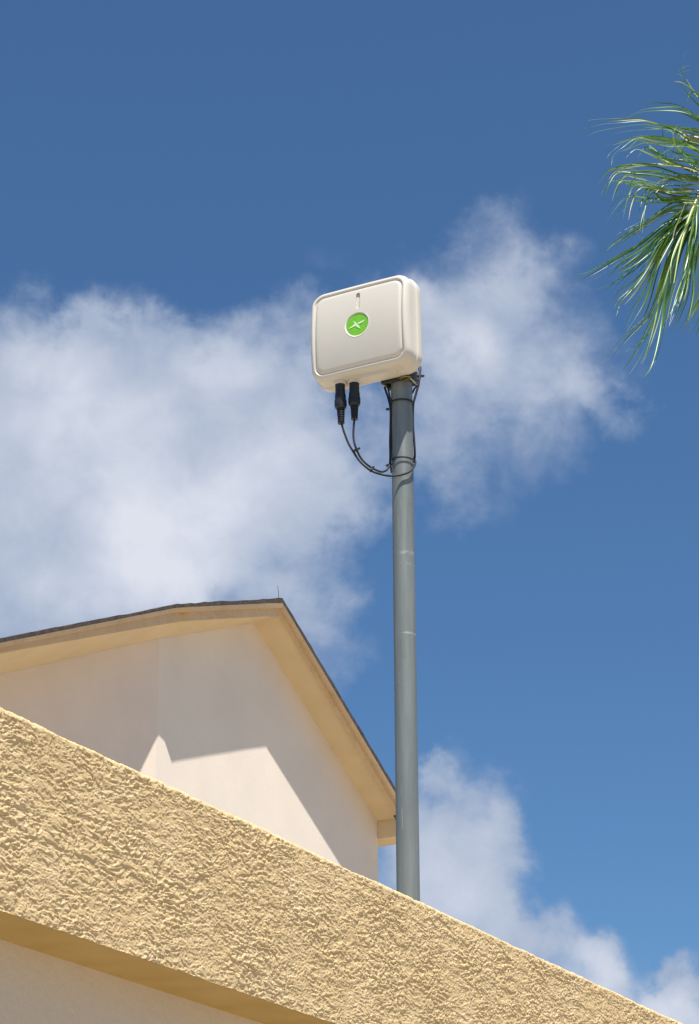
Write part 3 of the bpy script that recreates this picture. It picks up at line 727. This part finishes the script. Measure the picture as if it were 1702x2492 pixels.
G_ = [
 ([(1000, 430), (900, 340), (840, 270), (800, 210)], .9, 2), ([(1000, 400), (900, 330), (860, 340), (835, 390)], .8, 1),
 ([(800,212),(792,192),(830,165),(880,152)], .4, 1), 
 ([(1000, 570), (900, 500), (780, 450), (640, 445), (500, 470), (385, 545)], .8, 2),
 ([(1000, 600), (850, 560), (700, 545), (560, 515), (400, 525), (270, 540), (150, 580)], .7, 2),
 ([(980, 620), (860, 590), (740, 570), (600, 563), (440, 585)], .6, 1),
 ([(1000, 680), (850, 640), (790, 590), (700, 550), (690, 600), (725, 800)], 1.0, 2),
 ([(960, 700), (860, 650), (700, 640), (560, 610), (440, 640), (300, 680)], .8, 2),
 ([(960, 740), (830, 670), (660, 630), (520, 625), (420, 690), (370, 740), (360, 800)], .7, 2),
 ([(950, 830), (830, 740), (780, 680), (790, 610), (830, 580)], .9, 2),
 ([(1000, 640), (900, 610), (820, 590), (760, 640), (740, 700)], .9, 2),
 ([(940, 830), (780, 800), (640, 720), (570, 690), (510, 770)], 1.0, 2),
 ([(940, 850), (780, 800), (600, 790), (460, 795), (350, 830), (300, 910)], 1.0, 3),
 ([(930, 880), (760, 850), (640, 840), (470, 850), (370, 880)], .8, 2),
 ([(930, 930), (780, 900), (640, 870), (520, 855), (400, 850), (340, 930), (310, 1040)], .8, 2),
 ([(930, 960), (760, 960), (600, 930), (500, 905), (430, 895), (395, 960), (385, 1040)], .9, 3),
 ([(900, 980), (750, 970), (640, 940), (530, 910), (470, 990), (435, 1140)], .9, 3),
 ([(900, 1020), (760, 1020), (620, 1015), (480, 1000), (400, 1060), (320, 1180)], .8, 3),
 ([(880, 1030), (700, 1020), (630, 950), (590, 1020), (570, 1110), (555, 1290)], .9, 2),
 ([(960, 900), (860, 880), (740, 900), (640, 980), (600, 1060)], .9, 3),
 ([(980, 780), (880, 760), (760, 740), (700, 720), (640, 760)], .9, 2),
 ([(880, 1060), (760, 1060), (640, 1130), (500, 1210), (370, 1300), (280, 1390)], .9, 3),
 ([(880, 1080), (740, 1090), (600, 1160), (460, 1250), (330, 1330)], .9, 2),
 ([(880, 1090), (760, 1130), (560, 1290), (380, 1390), (220, 1480), (135, 1500)], .8, 2),
 ([(860, 1120), (700, 1180), (560, 1290), (440, 1370), (275, 1455)], .9, 2),
 ([(860, 1140), (700, 1210), (560, 1330), (420, 1430), (330, 1530)], 1.0, 2),
 ([(840, 1150), (700, 1240), (560, 1370), (440, 1500), (310, 1610)], .9, 3),
 ([(820, 1180), (700, 1290), (520, 1460), (380, 1550), (215, 1615)], .7, 1),
 ([(860, 1100), (760, 1180), (640, 1380), (540, 1540), (430, 1660), (390, 1770)], 1.0, 4),
 ([(870, 1110), (760, 1200), (650, 1400), (540, 1580), (440, 1700)], 1.0, 3),
 ([(880, 1100), (800, 1120), (720, 1250), (630, 1450), (560, 1560), (440, 1790)], .9, 3),
 ([(870, 1120), (720, 1300), (640, 1460), (560, 1700), (430, 1900)], 1.0, 4),
 ([(880, 1130), (760, 1300), (690, 1500), (620, 1740), (440, 1930), (325, 2085)], .9, 3),
 ([(880, 1140), (780, 1320), (700, 1560), (640, 1800), (560, 2000), (460, 2165)], 1.0, 4),
 ([(890, 1150), (790, 1350), (720, 1600), (680, 1850), (620, 2080), (570, 2160)], 1.0, 4),
 ([(860, 1150), (760, 1400), (690, 1600), (600, 1880), (420, 2040)], .9, 3),
 ([(900, 1150), (830, 1400), (760, 1600), (700, 1860)], 1.0, 3),
 ([(910, 1160), (860, 1400), (820, 1620), (730, 1830)], 1.0, 4),
 ([(920, 1170), (880, 1400), (850, 1640), (760, 1870)], 1.0, 3),
 ([(940, 1180), (900, 1450), (870, 1700), (800, 1850)], .9, 3),
 ([(1000, 1300), (960, 1550), (900, 1720), (830, 1830)], .9, 2),
 ([(1060, 1400), (1000, 1600), (940, 1740), (890, 1860)], .9, 2),
 ([(900, 1060), (840, 1040), (810, 1100), (770, 1200), (750, 1280)], 1.1, 3),
 ([(900, 1100), (860, 1160), (800, 1260), (750, 1400), (740, 1560)], 1.0, 3),
 ([(950, 1000), (900, 1100), (870, 1250), (820, 1420)], 1.0, 2),
]
fr = Frond(); mi_rnd = random.Random(11)
rach_px = [(2260, 470), (2080, 330), (1920, 320), (1800, 380), (1716, 455), (1688, 505), (1668, 560), (1652, 620), (1640, 690)]
rach_y = [YP+.35, YP+.2, YP+.1, YP+.05, YP, YP-.05, YP-.10, YP-.15, YP-.2]
RP = smooth_path([at_y(x, y, d) for (x, y), d in zip(rach_px, rach_y)], 8)
fr.stalk(RP, .020, .0022)
for guide, wf, cnt in G_:
    for c_i in range(cnt+2):
        jit = 0 if c_i == 0 else 1
        dx, dy = mi_rnd.gauss(0, 18)*jit, mi_rnd.gauss(0, 18)*jit; ex, ey = mi_rnd.gauss(0, 44)*jit, mi_rnd.gauss(0, 44)*jit
        dep = mi_rnd.uniform(-.28, .28); shorten = 1-mi_rnd.uniform(0, .22)*jit
        n = len(guide); pts = []
        for i, (gx, gy) in enumerate(guide):
            f = i/(n-1)
            x, y = zp(gx+dx*(1-f)+ex*f, gy+dy*(1-f)+ey*f)
            pts.append(at_y(x, y, YP-.05+dep*f**1.2+mi_rnd.uniform(-.015, .015)))
        P = smooth_path(pts, 6); P = P[:max(6, int(len(P)*shorten))]
        tw = mi_rnd.uniform(-1.6, 1.6)
        fr.leaflet(P, .0045*wf*mi_rnd.uniform(.75, 1.2), min(.95, max(0, mi_rnd.gauss(.36, .22))) if mi_rnd.random() > .02 else 1.0, tw, tw+mi_rnd.choice((-1, 1))*mi_rnd.uniform(1.5, 5.0)*min(1, len(guide)/6)**2, mi_rnd)
fr.build('frond', palm)
# the tree's other fronds, spread round the crown beyond the right edge of the picture
def other_frond(az, lift, L, seed):
    r_ = random.Random(seed); f = Frond(); d = np.array([math.cos(az), math.sin(az), 0]); side = np.cross(d, Z)
    P = [crown_c+d*L*t*(1-.18*t)+Z*(lift*t*L-.95*L*t**2.3*.8) for t in np.linspace(0, 1, 22)]
    f.stalk(P, .022, .002)
    for i in range(64):
        t = .16+.83*i/63; q = t*21; j = int(q); p0_ = P[j]*(1-(q-j))+P[min(21, j+1)]*(q-j)
        ll = .62*math.sin(math.pi*min(1, .18+t*.8))**.6
        for sgn in (-1, 1):
            o1 = side*sgn*r_.uniform(.7, 1)+d*r_.uniform(.2, .6)+Z*r_.uniform(-.15, .45)
            o1 = o1/np.linalg.norm(o1)
            pl_ = [p0_+o1*ll*s_-Z*ll*.75*s_**2.2 for s_ in np.linspace(0, 1, 7)]
            f.leaflet(pl_, .011*r_.uniform(.8, 1.2), min(.9, max(0, r_.gauss(.35, .2))), r_.uniform(-.8, .8), r_.uniform(-1, 1), r_)
    return f.build('frond', palm)
for i, (az, lift, L) in enumerate(((-65, .75, 1.7), (-30, .7, 2.0), (5, .6, 2.1), (40, .8, 2.0), (70, .55, 1.9), (88, 1.25, 1.5), (-88, 1.2, 1.1), (20, 1.5, 1.4), (-10, .15, 1.7), (55, .1, 1.6))):
    other_frond(math.radians(az), lift, L, 100+i)
